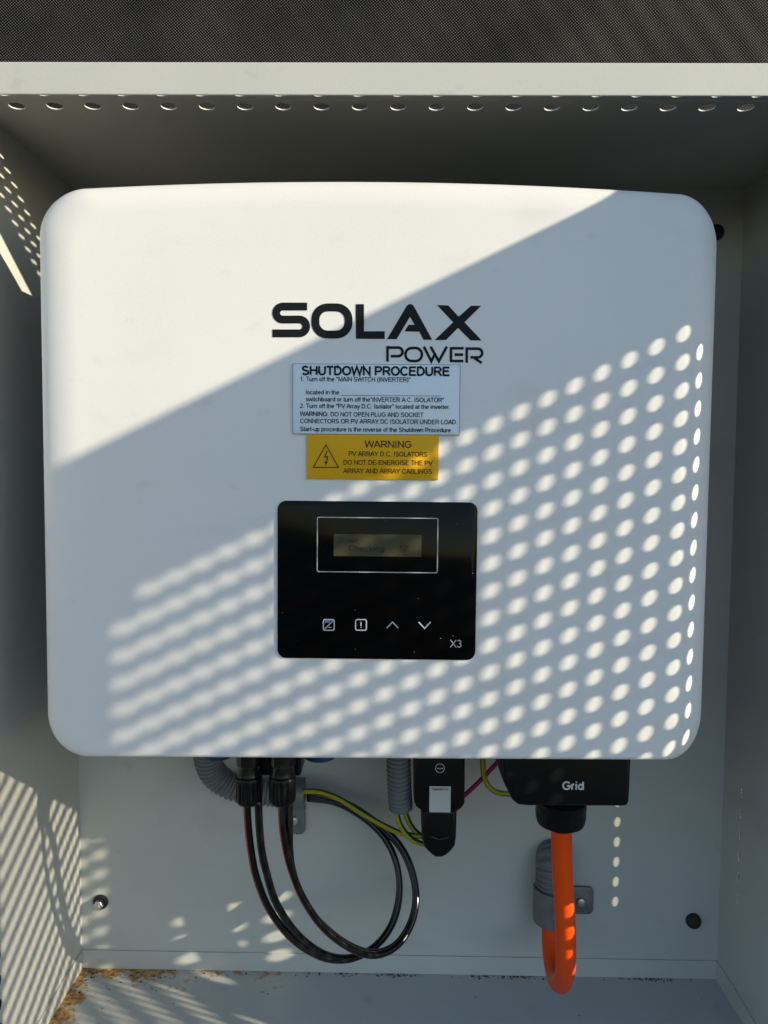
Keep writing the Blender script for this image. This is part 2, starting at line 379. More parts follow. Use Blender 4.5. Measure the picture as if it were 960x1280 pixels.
for j in range(NZ + 1):
    row = []
    for i in range(NX + 1):
        x = X0 + (X1 - X0) * i / NX; z = Z0 + (Z1 - Z0) * j / NZ
        ph = (x * .80 + z * .60) * 2 * math.pi / .0235
        amp = .00022 + .00055 * min(1, max(0, (x + .15) / .5))
        yy = .80 + amp * math.sin(ph + 1.3 * math.sin(x * 9) + 1.1 * math.sin(z * 17 + x * 5)) + .0016 * math.sin(x * 11 + z * 6) + .0008 * math.sin(x * 31 - z * 17)
        row.append(bm.verts.new((x, yy, z)))
    grid.append(row)
for j in range(NZ):
    for i in range(NX): bm.faces.new((grid[j][i], grid[j][i + 1], grid[j + 1][i + 1], grid[j + 1][i]))
o = obj('woven_cloth', bm, cloth_material(), smooth=180, label='black woven mesh cloth stretched behind and above the cabinet', cat='cloth')
solid(o, .0012, 1)

# ------------------------------------------------------------------ the cabinet
XL, XR, YF, YB, ZC, ZF = -.306, .321, .515, .735, .2590, -.4995
TK = .0016
cab = root('equipment_cabinet', ((XL + XR) / 2, (YF + YB) / 2, ZF), 'pale grey-green sheet metal cabinet with perforated panels, open around the white inverter', 'cabinet')
bm = bmesh.new(); box(bm, XL, XR, YB, YB + TK, ZF, ZC); obj('back_panel', bm, 'cabinet', cab)
# top with three rows of holes behind the front lip
ux = [-.3047 + .0277 * k for k in range(1, 23)]
bm = bmesh.new(); sheet(bm, [(XL - TK, XR + TK, (ux, [.5315, .5525, .5735], .0277, .0205, .0057, .0056, set()))], YF, YB + TK, lambda u, v: (u, v, ZC))
o = obj('top_panel', bm, 'cabinet', cab); solid(o, .0008, 1)
# side panels
zr = [.140 - .0195 * k for k in range(0, 31)]
for side, X in (('left', XL), ('right', XR)):
    yc = [.5430, .5600, .5770] if side == 'left' else [.5365, .5535, .5705]
    shut = set()
    if side == 'right': shut = {(i, j) for i in range(3) for j in range(31) if zr[j] < -.2 and not -.385 < zr[j] < -.290}
    segs = [(YF, .586, (yc, zr, .0170, .0195, .0052, .0055, shut))]
    if side == 'right': segs += [(.586, .690, None), (.690, .703, ([.6965], [-.296 - .0200 * k for k in range(6)], .006, .0200, .0011, .0050, set())), (.703, YB, None)]  # narrow slits added to throw a column of light dots on the back panel
    else: segs += [(.586, YB, None)]
    bm = bmesh.new(); sheet(bm, segs, ZF, ZC, lambda u, v, X=X: (X, u, v))
    o = obj('side_panel', bm, 'cabinet', cab); solid(o, .0008 if side == 'left' else .00008, -1 if side == 'left' else 1)
bm = bmesh.new(); box(bm, XL - TK, XR + TK, YF, YB + TK, ZF - TK, ZF - .0001)
floor = obj('floor_panel', bm, 'cabinet', cab)
bm = bmesh.new(); box(bm, XL - .002, XR + .002, YF - .0016, YF, ZC - .0196, ZC + .0009, .0006); obj('front_lip', bm, 'cabinet', cab)
# upstand of the floor tray along back and sides
FZ = ZF + .0185
bm = bmesh.new(); box(bm, XL + .0005, XR - .0005, YB - .0016, YB - .0001, ZF, FZ, .0004); obj('floor_upstand', bm, 'cabinet', cab)
for X, s in ((XL, 1), (XR, -1)):
    bm = bmesh.new(); x0, x1 = sorted((X + s * .0001, X + s * .0015))
    A = [bm.verts.new(p) for p in ((x0, YB - .0017, ZF), (x0, YB - .0017, FZ), (x0, YB - .036, FZ), (x0, YF + .01, ZF + .008), (x0, YF + .01, ZF))]
    B = [bm.verts.new((x1, v.co.y, v.co.z)) for v in A]; bm.faces.new(A); bm.faces.new(B[::-1])
    for k in range(5): bm.faces.new((A[k], B[k], B[(k + 1) % 5], A[(k + 1) % 5]))
    bmesh.ops.recalc_face_normals(bm, faces=bm.faces[:]); obj('floor_upstand', bm, 'cabinet', cab)
# open door, folded out past the right edge of the picture
DTH = R(49.65); HX, HY = .328, .515
ds, dp = .0386, .01980
dus = [ds + dp * k for k in range(23)]; dvs = [.140 - .0195 * k for k in range(27)]
skip = {(0, 0), (22, 0), (0, 26), (22, 26)}
bm = bmesh.new(); sheet(bm, [(0, .625, (dus, dvs, dp, .0195, .0059, .0054, skip))], ZF, .2585, lambda u, v: (HX + u * math.sin(DTH), HY - u * math.cos(DTH), v))
o = obj('door', bm, 'cabinet', cab); solid(o, .0004, 0); o['label'] = 'perforated door swung open past the right edge'
# bolts on the back panel
def bolt(u, v, kind):
    p = at(u, v, YB)
    bm = bmesh.new()
    if kind == 'hex':
        disc_y(bm, p.x, p.z, YB, [(.0074, 0), (.0074, .0013), (.0068, .0018), (.003, .0018)])
        wsh = obj('bolt_washer', bm, 'rubber', cab, smooth=40); bm = bmesh.new()
        disc_y(bm, p.x - .0008, p.z - .0016, YB - .0018, [(.0050, 0), (.0050, .0036), (.0043, .0042)], seg=6); disc_y(bm, p.x - .0008, p.z - .0016, YB - .006, [(.0030, 0), (.0030, .0022), (.0025, .0026)], seg=16)
        obj('bolt_head', bm, 'steel', wsh)
    else:
        disc_y(bm, p.x, p.z, YB, [(.0072, 0), (.0072, .003), (.0062, .0052), (.0035, .0062)]); obj('bolt_cap', bm, 'rubber', cab, smooth=40)
bolt(126, 1127, 'hex'); bolt(866, 1150, 'cap'); bolt(894, 291, 'cap')
for x in (XL + .03, XR - .03):
    bm = bmesh.new(); box(bm, x - .02, x + .02, YB - .06, YB - .02, -H, ZF - .0017, .002); obj('support_post', bm, 'cabinet', cab)

# floor paint with rust blooms near the back left corner
m = M['cabinet'].copy(); m.name = 'floor_paint_rusty'; t = m.node_tree; b = t.nodes['Principled BSDF']
src = b.inputs['Base Color'].links[0].from_socket
geo = t.nodes.new('ShaderNodeNewGeometry'); sep = t.nodes.new('ShaderNodeSeparateXYZ'); t.links.new(geo.outputs['Position'], sep.inputs[0])
def mapr(sock, a, b_, c, d):
    n = t.nodes.new('ShaderNodeMapRange'); n.inputs['From Min'].default_value = a; n.inputs['From Max'].default_value = b_; n.inputs['To Min'].default_value = c; n.inputs['To Max'].default_value = d
    t.links.new(sock, n.inputs[0]); return n.outputs[0]
def mth(op, a, b_):
    n = t.nodes.new('ShaderNodeMath'); n.operation = op
    for i, s in enumerate((a, b_)):
        if isinstance(s, (int, float)): n.inputs[i].default_value = s
        else: t.links.new(s, n.inputs[i])
    return n.outputs[0]
leftness = mapr(sep.outputs[0], XL, -.02, 1, 0); backness = mapr(sep.outputs[1], YB, YB - .035, 1, 0)
edge = mapr(sep.outputs[0], XL, XL + .035, 1, 0)
wgt = mth('MAXIMUM', mth('MULTIPLY', backness, leftness), mth('MULTIPLY', edge, .95))
wgt = mth('ADD', mth('MULTIPLY', wgt, .34), mth('MULTIPLY', leftness, .085))
n1 = t.nodes.new('ShaderNodeTexNoise'); n1.inputs['Scale'].default_value = 58; n1.inputs['Detail'].default_value = 7; n1.inputs['Roughness'].default_value = .62
t.links.new(geo.outputs['Position'], n1.inputs['Vector'])
msk = mapr(mth('ADD', n1.outputs['Fac'], wgt), .70, .80, 0, .92)
n2 = t.nodes.new('ShaderNodeTexNoise'); n2.inputs['Scale'].default_value = 260; n2.inputs['Detail'].default_value = 4; t.links.new(geo.outputs['Position'], n2.inputs['Vector'])
rr = t.nodes.new('ShaderNodeValToRGB'); rr.color_ramp.elements[0].color = (.26, .085, .014, 1); rr.color_ramp.elements[1].color = (.66, .38, .08, 1); rr.color_ramp.elements[0].position = .35; rr.color_ramp.elements[1].position = .65
t.links.new(n2.outputs['Fac'], rr.inputs[0])
mx = t.nodes.new('ShaderNodeMix'); mx.data_type = 'RGBA'; t.links.new(msk, mx.inputs[0]); t.links.new(src, mx.inputs[6]); t.links.new(rr.outputs[0], mx.inputs[7]); t.links.new(mx.outputs[2], b.inputs['Base Color'])
floor.data.materials[0] = m

# ------------------------------------------------------------------ the inverter
FY = .543
IL, IR, IB = -.2516, .2279, -.2105
inv = root('solar_inverter', ((IL + IR) / 2, .63, IB), 'white wall-mounted solar inverter with black display panel, in the middle of the cabinet', 'inverter')
def top_z(x):
    s = (x - (IL + IR) / 2) / ((IR - IL) / 2); return .1985 - .0085 * s * s - .0012 * s
def outline(il, it, ib, rt, rb, n=16, nt=28):
    """outline of the cover inset at the sides, top and bottom."""
    x0, x1, z0 = IL + il, IR - il, IB + ib; p = []
    def tz(x): return top_z(x) - it
    zr_, zl_ = tz(x1 - rt), tz(x0 + rt)
    for i in range(n + 1):
        a = R(90 * i / n); p.append((x1 - rt + rt * math.cos(a), zr_ - rt + rt * math.sin(a)))
    for i in range(1, nt):
        x = (x1 - rt) + (x0 + rt - x1 + rt) * i / nt; p.append((x, tz(x)))
    for i in range(n + 1):
        a = R(90 + 90 * i / n); p.append((x0 + rt + rt * math.cos(a), zl_ - rt + rt * math.sin(a)))
    for i in range(n + 1):
        a = R(180 + 90 * i / n); p.append((x0 + rb + rb * math.cos(a), z0 + rb + rb * math.sin(a)))
    for i in range(n + 1):
        a = R(270 + 90 * i / n); p.append((x1 - rb + rb * math.cos(a), z0 + rb + rb * math.sin(a)))
    c, h = (IL + IR) / 2, (IR - IL) / 2      # the lower edge hangs a touch lower at the left
    return [Vector((x, z + .0020 * (x - c) / h * min(1, max(0, (.19 - z) / .40)))) for x, z in p]
def cover_rings():
    A = outline(0, 0, 0, .0345, .031); B = outline(.029, .021, .0035, .022, .022); n = len(A); dep = []
    for i in range(n):                        # rounding depth by the way the edge faces: deep at the sides, shallow above and below
        tg = (A[(i + 1) % n] - A[i - 1]).normalized(); nx, nz = tg.y, -tg.x
        dep.append(nx * nx * (.025 if nx > 0 else .0085) + nz * nz * (.0105 if nz > 0 else .0045))
    out = [[Vector((p.x, .5735, p.y)) for p in outline(.003, .0135, .001, .033, .030)], [Vector((p.x, FY + dep[i] + .0015, p.y)) for i, p in enumerate(A)]]
    for j in range(0, 21):
        k = 1 - math.cos(R(90 * j / 20)); dd = 1 - math.sin(R(90 * j / 20))
        out.append([Vector((A[i].x + (B[i].x - A[i].x) * k, FY + dep[i] * dd, A[i].y + (B[i].y - A[i].y) * k)) for i in range(n)])
    return out
bm = bmesh.new()
vr = [[bm.verts.new(p) for p in r] for r in cover_rings()]; n = len(vr[0])
for A, B in zip(vr, vr[1:]):
    for k in range(n): bm.faces.new((A[k], A[(k + 1) % n], B[(k + 1) % n], B[k]))
bm.faces.new(vr[-1]); bm.faces.new(vr[0][::-1])
bmesh.ops.recalc_face_normals(bm, faces=bm.faces[:])
obj('front_cover', bm, 'white', inv, smooth=50)
bm = bmesh.new(); pr = rrect(IL + .014, IR - .014, IB + .001, .166, .03, 8); prism(bm, pr, .5736, .716); obj('rear_housing', bm, 'body', inv, smooth=35)
bm = bmesh.new(); box(bm, -.15, .12, .716, YB, -.05, .12, .002); obj('wall_bracket', bm, 'galv', inv)
EPS = .00025
def zp(ox, oy, s, y):                        # zoomed-in pixel of the photograph -> (x, z) on plane y
    def f(px, py):
        p = at(ox + px / s, oy + py / s, y); return (p.x, p.z)
    return f
# maker's lettering, letter by letter
ly = FY - EPS
fA, fB = zp(330, 370, 6.4, ly), zp(470, 370, 6.4, ly)
K = ly / FPX
def letters_big():
    out = []
    bm = bmesh.new()                         # S
    pts = [fA(345, 84)] + [fA(*p) for p in arc(150, 136, 52, -90, -270, 12)] + [fA(*p) for p in arc(283, 243, 55.5, -90, 90, 12)] + [fA(68, 298.5)]
    stroke(bm, pts, 61 / 6.4 * K, ly); out.append(bm)
    bm = bmesh.new()                         # O
    rc = rrect(411, 677, 91, 308, 98, 8); stroke(bm, [fA(*p) for p in rc], 62.5 / 6.4 * K, ly, closed=True); out.append(bm)
    for poly in ([(735 - 896, 65), (800 - 896, 65), (800 - 896, 282), (70, 282), (70, 343), (735 - 896, 342)],
                 [(88, 345), (240, 88), (250, 74), (262, 66), (275, 64), (288, 67), (299, 76), (307, 89), (450, 350), (380, 350), (347, 285), (228, 283), (260, 230), (308, 230), (272, 165), (165, 345)],
                 [(488, 72), (578, 75), (662, 165), (760, 78), (842, 78), (708, 210), (846, 355), (758, 355), (657, 255), (560, 352), (470, 352), (617, 210)]):
        bm = bmesh.new(); flat_poly(bm, [fB(*p) for p in poly], ly); out.append(bm)
    wd = 21 / 6.4 * K
    for strokes in ([[(92, 400), (92, 525)], [(102, 412)] + arc(178, 446.5, 34.5, -90, 90, 10) + [(118, 481)]],
                    'O', [[(383, 405), (443, 522), (470, 466)], [(437, 405), (503, 522), (567, 404)]],
                    [[(600, 408), (600, 530)], [(610, 418), (702, 418)], [(628, 469), (697, 469)], [(610, 520), (699, 520)]],
                    [[(726, 410), (726, 533)], [(736, 421)] + arc(815, 456, 35, -90, 90, 10) + [(755, 491)], [(788, 497), (846, 536)]]):
        bm = bmesh.new()
        if strokes == 'O': stroke(bm, [fB(*p) for p in rrect(236, 367, 416, 520, 50, 8)], wd, ly, closed=True)
        else:
            for k_, s in enumerate(strokes): stroke(bm, [fB(*p) for p in s], wd, ly - k_ * .00003)
        out.append(bm)
    return out
for bm in letters_big():
    bmesh.ops.recalc_face_normals(bm, faces=bm.faces[:]); obj('logo_letter', bm, 'ink', inv)
# white shutdown notice
def plate(name, u0_, v0_, u1_, v1_, mat, t_, parent=inv, bev=.0002, r=.0004, y=FY):
    a, b_ = at(u0_, v1_, y), at(u1_, v0_, y); bm = bmesh.new(); prism(bm, rrect(a.x, b_.x, a.z, b_.z, r, 4), y - t_, y - .0001, bev); return obj(name, bm, mat, parent, smooth=30)
T8 = lambda x: 360 + x / 4.174
V8 = lambda y: 450 + y / 4.174
sl = plate('shutdown_notice', 366, 456, 575.5, 542.5, 'label_white', .0014); sl['label'] = 'white shutdown procedure notice with black print'
yy = FY - .0014 - EPS; bm = bmesh.new()
for body, a, b_, base, cap, bold, sp in (("SHUTDOWN PROCEDURE", 70, 845, 77, 45, .225, 1), ('1. Turn off the "MAIN SWITCH (INVERTER)"', 62, 640, 110, 23, .16, 1), ('located in the', 92, 268, 179, 23, .16, 1),
        ('switchboard or turn off the"INVERTER A.C. ISOLATOR"', 92, 815, 215, 23, .16, 1), ('2. Turn off the "PV Array D.C. Isolator" located at the inverter.', 62, 848, 250, 23, .16, 1),
        ('WARNING:', 62, 212, 292, 23, .19, 1), ('DO NOT OPEN PLUG AND SOCKET', 221, 707, 294, 23, .16, 1), ('CONNECTORS OR PV ARRAY DC ISOLATOR UNDER LOAD.', 62, 885, 329, 23, .16, 1),
        ('Start-up procedure is the reverse of the Shutdown Procedure', 62, 850, 371, 23, .16, 1)):
    text(bm, body, T8(a), T8(b_), V8(base), cap / 4.174, yy, bold)
p0, p1 = at(T8(275), V8(184), yy), at(T8(797), V8(187), yy); stroke(bm, [(p0.x, p0.z), (p1.x, p0.z)], .00028, yy)
obj('notice_lettering', bm, 'label_ink', sl)
a, b_ = at(366, 542.5, FY), at(575.5, 456, FY); bm = bmesh.new(); stroke(bm, rrect(a.x + .0002, b_.x - .0002, a.z + .0002, b_.z - .0002, .0004, 3), .00032, yy, closed=True); obj('notice_edge_shade', bm, 'edge_shade', sl)  # edge shadow of the plate, painted as a thin dark line
wl = plate('warning_plate', 383.5, 544, 548.5, 598.5, 'label_yellow', .0014); wl['label'] = 'yellow warning plate with lightning triangle'
bm = bmesh.new()
for body, a, b_, base, cap in (('WARNING', 400, 647, 456, 35), ('PV ARRAY D.C. ISOLATORS', 315, 728, 501, 25), ('DO NOT DE-ENERGISE THE PV', 288, 755, 546, 25), ('ARRAY AND ARRAY CABLINGS', 289, 752, 590, 25)):
    text(bm, body, T8(a), T8(b_), V8(base), cap / 4.174, yy, .14)
fW = zp(360, 450, 4.174, yy)
stroke(bm, [fW(198, 442), fW(263, 560), fW(132, 560)], 4.5 / 4.174 * K, yy, closed=True)
stroke(bm, [fW(205, 474), fW(190, 507), fW(208, 503), fW(199, 538)], 5 / 4.174 * K, yy)
flat_poly(bm, [fW(191, 528), fW(207, 533), fW(196, 549)], yy - .00003)
obj('warning_lettering', bm, 'label_ink', wl)
# display panel
a, b_ = at(347, 822, FY), at(597, 628, FY)
bm = bmesh.new(); prism(bm, rrect(a.x, b_.x, a.z, b_.z, .0062, 8), FY - .0013, FY - .0001, .0006, 3)
pan = obj('display_panel', bm, 'gloss', inv, smooth=30); pan['label'] = 'glossy black display panel with small screen'
py = FY - .0013 - EPS
a, b_ = at(417, 695, py), at(527, 668.5, py); bm = bmesh.new(); prism(bm, [(a.x, a.z), (b_.x, a.z), (b_.x, b_.z), (a.x, b_.z)], py, py + .0002); lcd = obj('lcd_screen', bm, 'lcd', pan)
bm = bmesh.new(); text(bm, 'Checking', 436, 481, 689, 7.5, py - EPS, .13); text(bm, '52', 499, 510, 689, 7.5, py - EPS, .13); text(bm, 'Power', 424, 450, 678.5, 6.5, py - EPS, .08)
obj('screen_lettering', bm, 'lcd_ink', pan)
a, b_ = at(396.5, 714.5, py), at(547.5, 648, py); bm = bmesh.new(); stroke(bm, rrect(a.x, b_.x, a.z, b_.z, .0011, 4), 1.15 * K, py, closed=True); obj('screen_outline', bm, 'line', pan)
fI = zp(390, 760, 4.571, py)
ink = 1.25 * K
def icon(name, mats, parts):
    bm = bmesh.new()
    for pts, wd_, cl, lv in parts: stroke(bm, [fI(*p) for p in pts], wd_ * K, py - lv * .00003, closed=cl)
    return obj(name, bm, mats, pan)
ic = icon('status_icon', 'icon', [(rrect(65, 127, 66, 127, 10, 4), 1.35, True, 0), ([(70, 122), (122, 71)], 1.1, False, 1), ([(92, 112), (98, 108), (105, 112), (112, 109)], .8, False, 1)])
icon('status_lamp', 'icon_blue', [([(75, 79), (101, 79)], 2.0, False, 2), ([(72, 72), (110, 72)], .8, False, 2)])
icon('alarm_icon', 'icon', [(rrect(249, 311, 66, 127, 10, 4), 1.35, True, 0), ([(280, 80), (280, 103)], 1.3, False, 0), ([(280, 108), (280, 113)], 1.3, False, 0)])
icon('arrow_icon', 'icon', [([(427, 115), (460, 80), (493, 115)], 1.3, False, 0)])
icon('arrow_icon', 'icon', [([(610, 80), (643, 117), (678, 80)], 1.5, False, 0)])
bm = bmesh.new()
for u_, v_, r_ in ((591, 716.5, .00032), (551, 798, .0003), (566.5, 795, .00034), (444, 762.5, .00026), (444, 811.5, .00024), (353, 766, .0002), (518, 815, .00022), (523, 748, .00018), (482, 651, .0002), (405, 690, .00016), (372, 801, .00016), (571, 655, .00018)):
    q = at(u_, v_, py); flat_poly(bm, [(q.x + r_ * math.cos(k), q.z + r_ * .8 * math.sin(k)) for k in (0, 1, 2.1, 3.2, 4.2, 5.3)], py)
obj('dust_specks', bm, 'line', pan, kind='stuff')
bm = bmesh.new(); text(bm, 'X3', 562.5, 577.5, 809.3, 9.8, py, .10); obj('model_mark', bm, 'icon', pan)
# blue plugs under the housing
for u in (272, 400):
    p = at(u, 944, .60); bm = lathe(p.x, .60, [(.0125, IB + .002), (.0125, -.2302), (.0115, -.2312)], 28); obj('blue_plug', bm, 'blue', inv, smooth=40)

# ------------------------------------------------------------------ cable glands and the two DC cable pairs
GY = .580
def gland(u, GY, label):
    p = at(u, 1004, GY); x = p.x; zb = p.z; zn = at(u, 970, GY).z; zc = at(u, 956, GY).z
    g = root('cable_gland', (x, GY, zb), label, 'cable gland', 'black cable glands under the inverter')
    bm = lathe(x, GY, [(.0098, IB + .001), (.0098, zc + .001), (.0092, zc), (.0088, zn + .0035), (.0094, zn + .002), (.0094, zn + .0008)], 32); obj('gland_body', bm, 'plastic_gloss', g, smooth=30)
    prof = [(.0098, zn), (.0103, zn - .001)] + [(.0103 - .0000 * k, zn - .001 - (zn - zb - .005) * k / 6) for k in range(1, 7)] + [(.0098, zb + .0022), (.0088, zb + .0006), (.0070, zb)]
    bm = lathe(x, GY, prof, 96, (zn - .0015, zb + .003, 12, .0011)); obj('gland_nut', bm, 'plastic', g, smooth=40)
    return x, zb
gx1, gz1 = gland(311.5, .582, 'left black cable gland under the inverter, its red-striped cable furthest left')
gx2, gz2 = gland(353, .575, 'right black cable gland under the inverter, beside the clamp')
bm = bmesh.new(); box(bm, gx1 - .010, gx2 + .0125, GY + .008, GY + .035, at(312, 975, GY).z, IB + .001, .002); obj('terminal_block', bm, 'plastic', inv)

def px_path(rows): return [at(u, v, y) for u, v, y in rows]
cr = .0030
def cable(rows, label, stripe, seg=18, ref=(0, -1, 0)):
    bm = tube(px_path(rows), cr, seg, .003, stripe=stripe, ref=ref)
    return obj('solar_cable', bm, ['cable', 'red'], label=label, cat='cable', group='solar cables looping under the inverter')
A1 = [(308.5, 1000, 0.581), (310, 1030, 0.582), (314, 1065, 0.585), (321, 1098, 0.59), (337, 1137, 0.599), (366, 1174, 0.609), (402, 1196, 0.623), (436, 1199, 0.639), (466, 1185, 0.655), (487, 1160, 0.669), (497, 1130, 0.68), (499, 1100, 0.689), (492, 1069, 0.697), (476, 1042, 0.703), (450, 1019, 0.707), (420, 1003, 0.71), (384, 996, 0.711)]
A2 = [(323, 1000, 0.578), (324, 1030, 0.579), (327, 1062, 0.582), (333, 1090, 0.586), (346, 1130, 0.595), (372, 1168, 0.609), (406, 1193, 0.625), (440, 1197, 0.641), (470, 1182, 0.657), (489, 1158, 0.671), (498, 1130, 0.682), (499, 1098, 0.691), (491, 1066, 0.699), (474, 1040, 0.705), (448, 1018, 0.709), (418, 1003, 0.712), (384, 998, 0.713)]
B1 = [(352, 1000, 0.576), (353, 1030, 0.589), (357, 1058, 0.594), (364, 1086, 0.597), (378, 1121, 0.601), (402, 1157, 0.607), (434, 1183, 0.616), (466, 1194, 0.63), (494, 1184, 0.645), (512, 1160, 0.659), (520, 1130, 0.67), (518, 1100, 0.68), (508, 1070, 0.689), (492, 1047, 0.695), (468, 1026, 0.699), (432, 1004, 0.702), (384, 991, 0.703)]
B2 = [(362, 1000, 0.578), (362, 1030, 0.593), (362, 1058, 0.599), (365, 1085, 0.603), (376, 1118, 0.608), (397, 1150, 0.615), (430, 1178, 0.625), (464, 1191, 0.639), (492, 1183, 0.653), (510, 1160, 0.666), (519, 1130, 0.677), (517, 1100, 0.687), (506, 1069, 0.696), (489, 1046, 0.702), (465, 1026, 0.706), (430, 1005, 0.709), (384, 994, 0.71)]
cable(A1, 'black cable with red stripe, leftmost of the four under the inverter', (30, 100, 1))
cable(A2, 'plain black cable from the left gland, just right of the leftmost striped cable', None)
cable(B1, 'black cable with red stripe hanging from the right gland', (30, 100, 1))
cable(B2, 'plain black cable from the right gland, rightmost of the four', None)

# ------------------------------------------------------------------ conduits, clamps, earth wires
def conduit(path, r, label, pitch=.0041):
    def rf(s): return r - .0024 * (.5 + .5 * math.cos(2 * math.pi * s / pitch)) ** 1.6
    bm = tube(path, r, 28, pitch / 8, rfun=rf); return obj('corrugated_conduit', bm, 'conduit', label=label, cat='conduit', group='grey corrugated conduits', smooth=None)
def p3(u, v, y): return at(u, v, y)
c1 = [p3(262, 925, .693), p3(259, 943, .697), p3(266, 965, .703), p3(287, 982, .708), p3(318, 989, .711), p3(350, 992, .712), p3(381, 993, .712)]
conduit(c1, .0128, 'grey corrugated conduit bending sideways behind the black glands')
c2 = [p3(497, 915, .650), p3(498, 945, .652), p3(499, 978, .655), p3(501, 1009, .660)]
conduit(c2, .0106, 'short straight grey conduit hanging beside the black dongle')
c3 = [p3(692, 1066, .738), p3(691.5, 1071, .730), p3(691, 1079, .722), p3(691, 1090, .7185), p3(691, 1104, .7175), p3(691, 1120, .717), p3(691, 1150, .716)]
conduit(c3, .0165, 'grey corrugated conduit elbow in the clamp behind the orange cable', .0043)

def clamp(name_label, cx, cz, half, rad, cy, horizontal_run, tabs):
    """half-saddle strap over a conduit; the run of the conduit is along x or z."""
    g = root('conduit_clamp', (cx, YB, cz - .02), name_label, 'clamp', 'galvanised conduit clamps')
    bm = bmesh.new(); n = 20; o_, i_ = [], []
    for k in range(n + 1):
        a = R(-20 + 220 * k / n)
        for rr_, L in ((rad + .0016, o_), (rad + .0001, i_)): L.append((rr_ * math.cos(a), -rr_ * math.sin(a)))
    def P(c, d, e):                          # c across, d depth offset, e along the run
        return (cx + e, cy + d, cz + c) if horizontal_run else (cx + c, cy + d, cz + e)
    rows = []
    for e in (-half, half): rows.append(([bm.verts.new(P(c, min(d, YB - cy - .0002), e)) for c, d in o_], [bm.verts.new(P(c, min(d, YB - cy - .0002), e)) for c, d in i_]))
    (oa, ia), (ob, ib) = rows
    for k in range(n):
        for q in ((oa[k], oa[k + 1], ob[k + 1], ob[k]), (ia[k], ib[k], ib[k + 1], ia[k + 1]), (oa[k], ia[k], ia[k + 1], oa[k + 1]), (ob[k], ob[k + 1], ib[k + 1], ib[k])): bm.faces.new(q)
    for k in (0, n): bm.faces.new((oa[k], ob[k], ib[k], ia[k]))
    bmesh.ops.recalc_face_normals(bm, faces=bm.faces[:]); obj('strap', bm, 'galv', g, smooth=40)
    for (x0, x1, z0, z1, sx, sz) in tabs:
        bm = bmesh.new(); prism(bm, rrect(x0, x1, z0, z1, .005, 6), YB - .0036, YB - .0002, .0006); tb = obj('clamp_tab', bm, 'galv', g, smooth=35)
        bm = bmesh.new(); disc_y(bm, sx, sz, YB - .0036, [(.0042, 0), (.0042, .0012), (.0036, .0030), (.0016, .0036)], 20); obj('screw', bm, 'steel', tb, smooth=35)
p = p3(373, 993, YB); a = p3(364.5, 1041, YB); b_ = p3(382, 1003, YB); s_ = p3(366.5, 1023, YB)
clamp('galvanised clamp upright beside the right black cable gland', p3(373, 992, .712).x, p3(373, 992, .712).z, .0065, .0132, .712, True, [(a.x, b_.x, a.z, b_.z, s_.x + .0015, s_.z)])
a = p3(708, 1140, YB); b_ = p3(741, 1107, YB); s_ = p3(725, 1124, YB); q = p3(691, 1129, .717)
clamp('galvanised clamp behind the orange cable', q.x, q.z, .0165, .0168, .717, False, [(a.x, b_.x, a.z, b_.z, s_.x, s_.z)])

def earth(rows, label, r=.0024, stripes=((0, 75, 1), (170, 255, 1)), ref=(0, -1, 0), twist=0.0):
    bm = tube(px_path(rows), r, 18, .003, stripe=list(stripes), ref=ref, twist=twist); return obj('earth_wire', bm, ['yellow', 'green'], label=label, cat='wire', group='green and yellow earth wires')
earth([(380, 989, .700), (400, 990, .695), (425, 999, .688), (452, 1016, .680), (478, 1031, .672), (500, 1041, .664), (522, 1045, .660), (545, 1045, .658)], 'long green and yellow wire running from the clamp over the cable loop', ref=(0, 0, 1), stripes=((290, 360, 1), (0, 40, 1), (150, 215, 1)))
earth([(492, 990, .660), (495, 1012, .662), (500, 1030, .661), (511, 1046, .657), (525, 1054, .658), (545, 1056, .658)], 'green and yellow wire leaving the short conduit, left one', stripes=((250, 330, 1), (90, 160, 1)))
earth([(504, 990, .662), (506, 1012, .664), (512, 1029, .664), (521, 1041, .662), (532, 1047, .661), (548, 1049, .660)], 'mostly green wire leaving the short conduit, right one', stripes=((40, 130, 1), (200, 330, 1)))
earth([(603, 930, .640), (603.5, 952, .640), (605, 970, .640), (612, 984, .638), (624, 991, .634), (645, 993, .625)], 'green and yellow wire looping between dongle and grid plug', stripes=((40, 120, 1), (210, 280, 1)), r=.0022)
bm = tube(px_path([(560, 1008, .662), (575, 999, .664), (600, 976, .665), (630, 944, .67), (640, 932, .672)]), .0020, 14, .004)
obj('pink_wire', bm, 'pink', label='pink wire slanting up behind the grid plug', cat='wire')

# ------------------------------------------------------------------ communication dongle
DY0 = .640
d = root('communication_dongle', tuple(at(548, 1074, .655)), 'black plug-in communication dongle with white paper sticker under the inverter', 'dongle')
def P2(u, v, y=DY0): q = at(u, v, y); return (q.x, q.z)
up = [P2(517.5, 940), P2(517.5, 1003), P2(520, 1009), P2(526.5, 1014), P2(571, 1014.5), P2(577, 1011), P2(581, 1005), P2(581.5, 940)]
bm = bmesh.new(); prism(bm, up[::-1], DY0, DY0 + .030, .0022, 3); obj('dongle_body', bm, 'plastic', d, smooth=40)
lo = [P2(526.5, 1013, DY0 + .002), P2(527.5, 1050, DY0 + .002), P2(530, 1060, DY0 + .002), P2(536, 1067, DY0 + .002), P2(541, 1071, DY0 + .002), P2(545, 1073.5, DY0 + .002), P2(553, 1073.5, DY0 + .002), P2(558, 1071, DY0 + .002), P2(564, 1066, DY0 + .002), P2(569, 1059, DY0 + .002), P2(570.5, 1048, DY0 + .002), P2(571.5, 1013, DY0 + .002)]
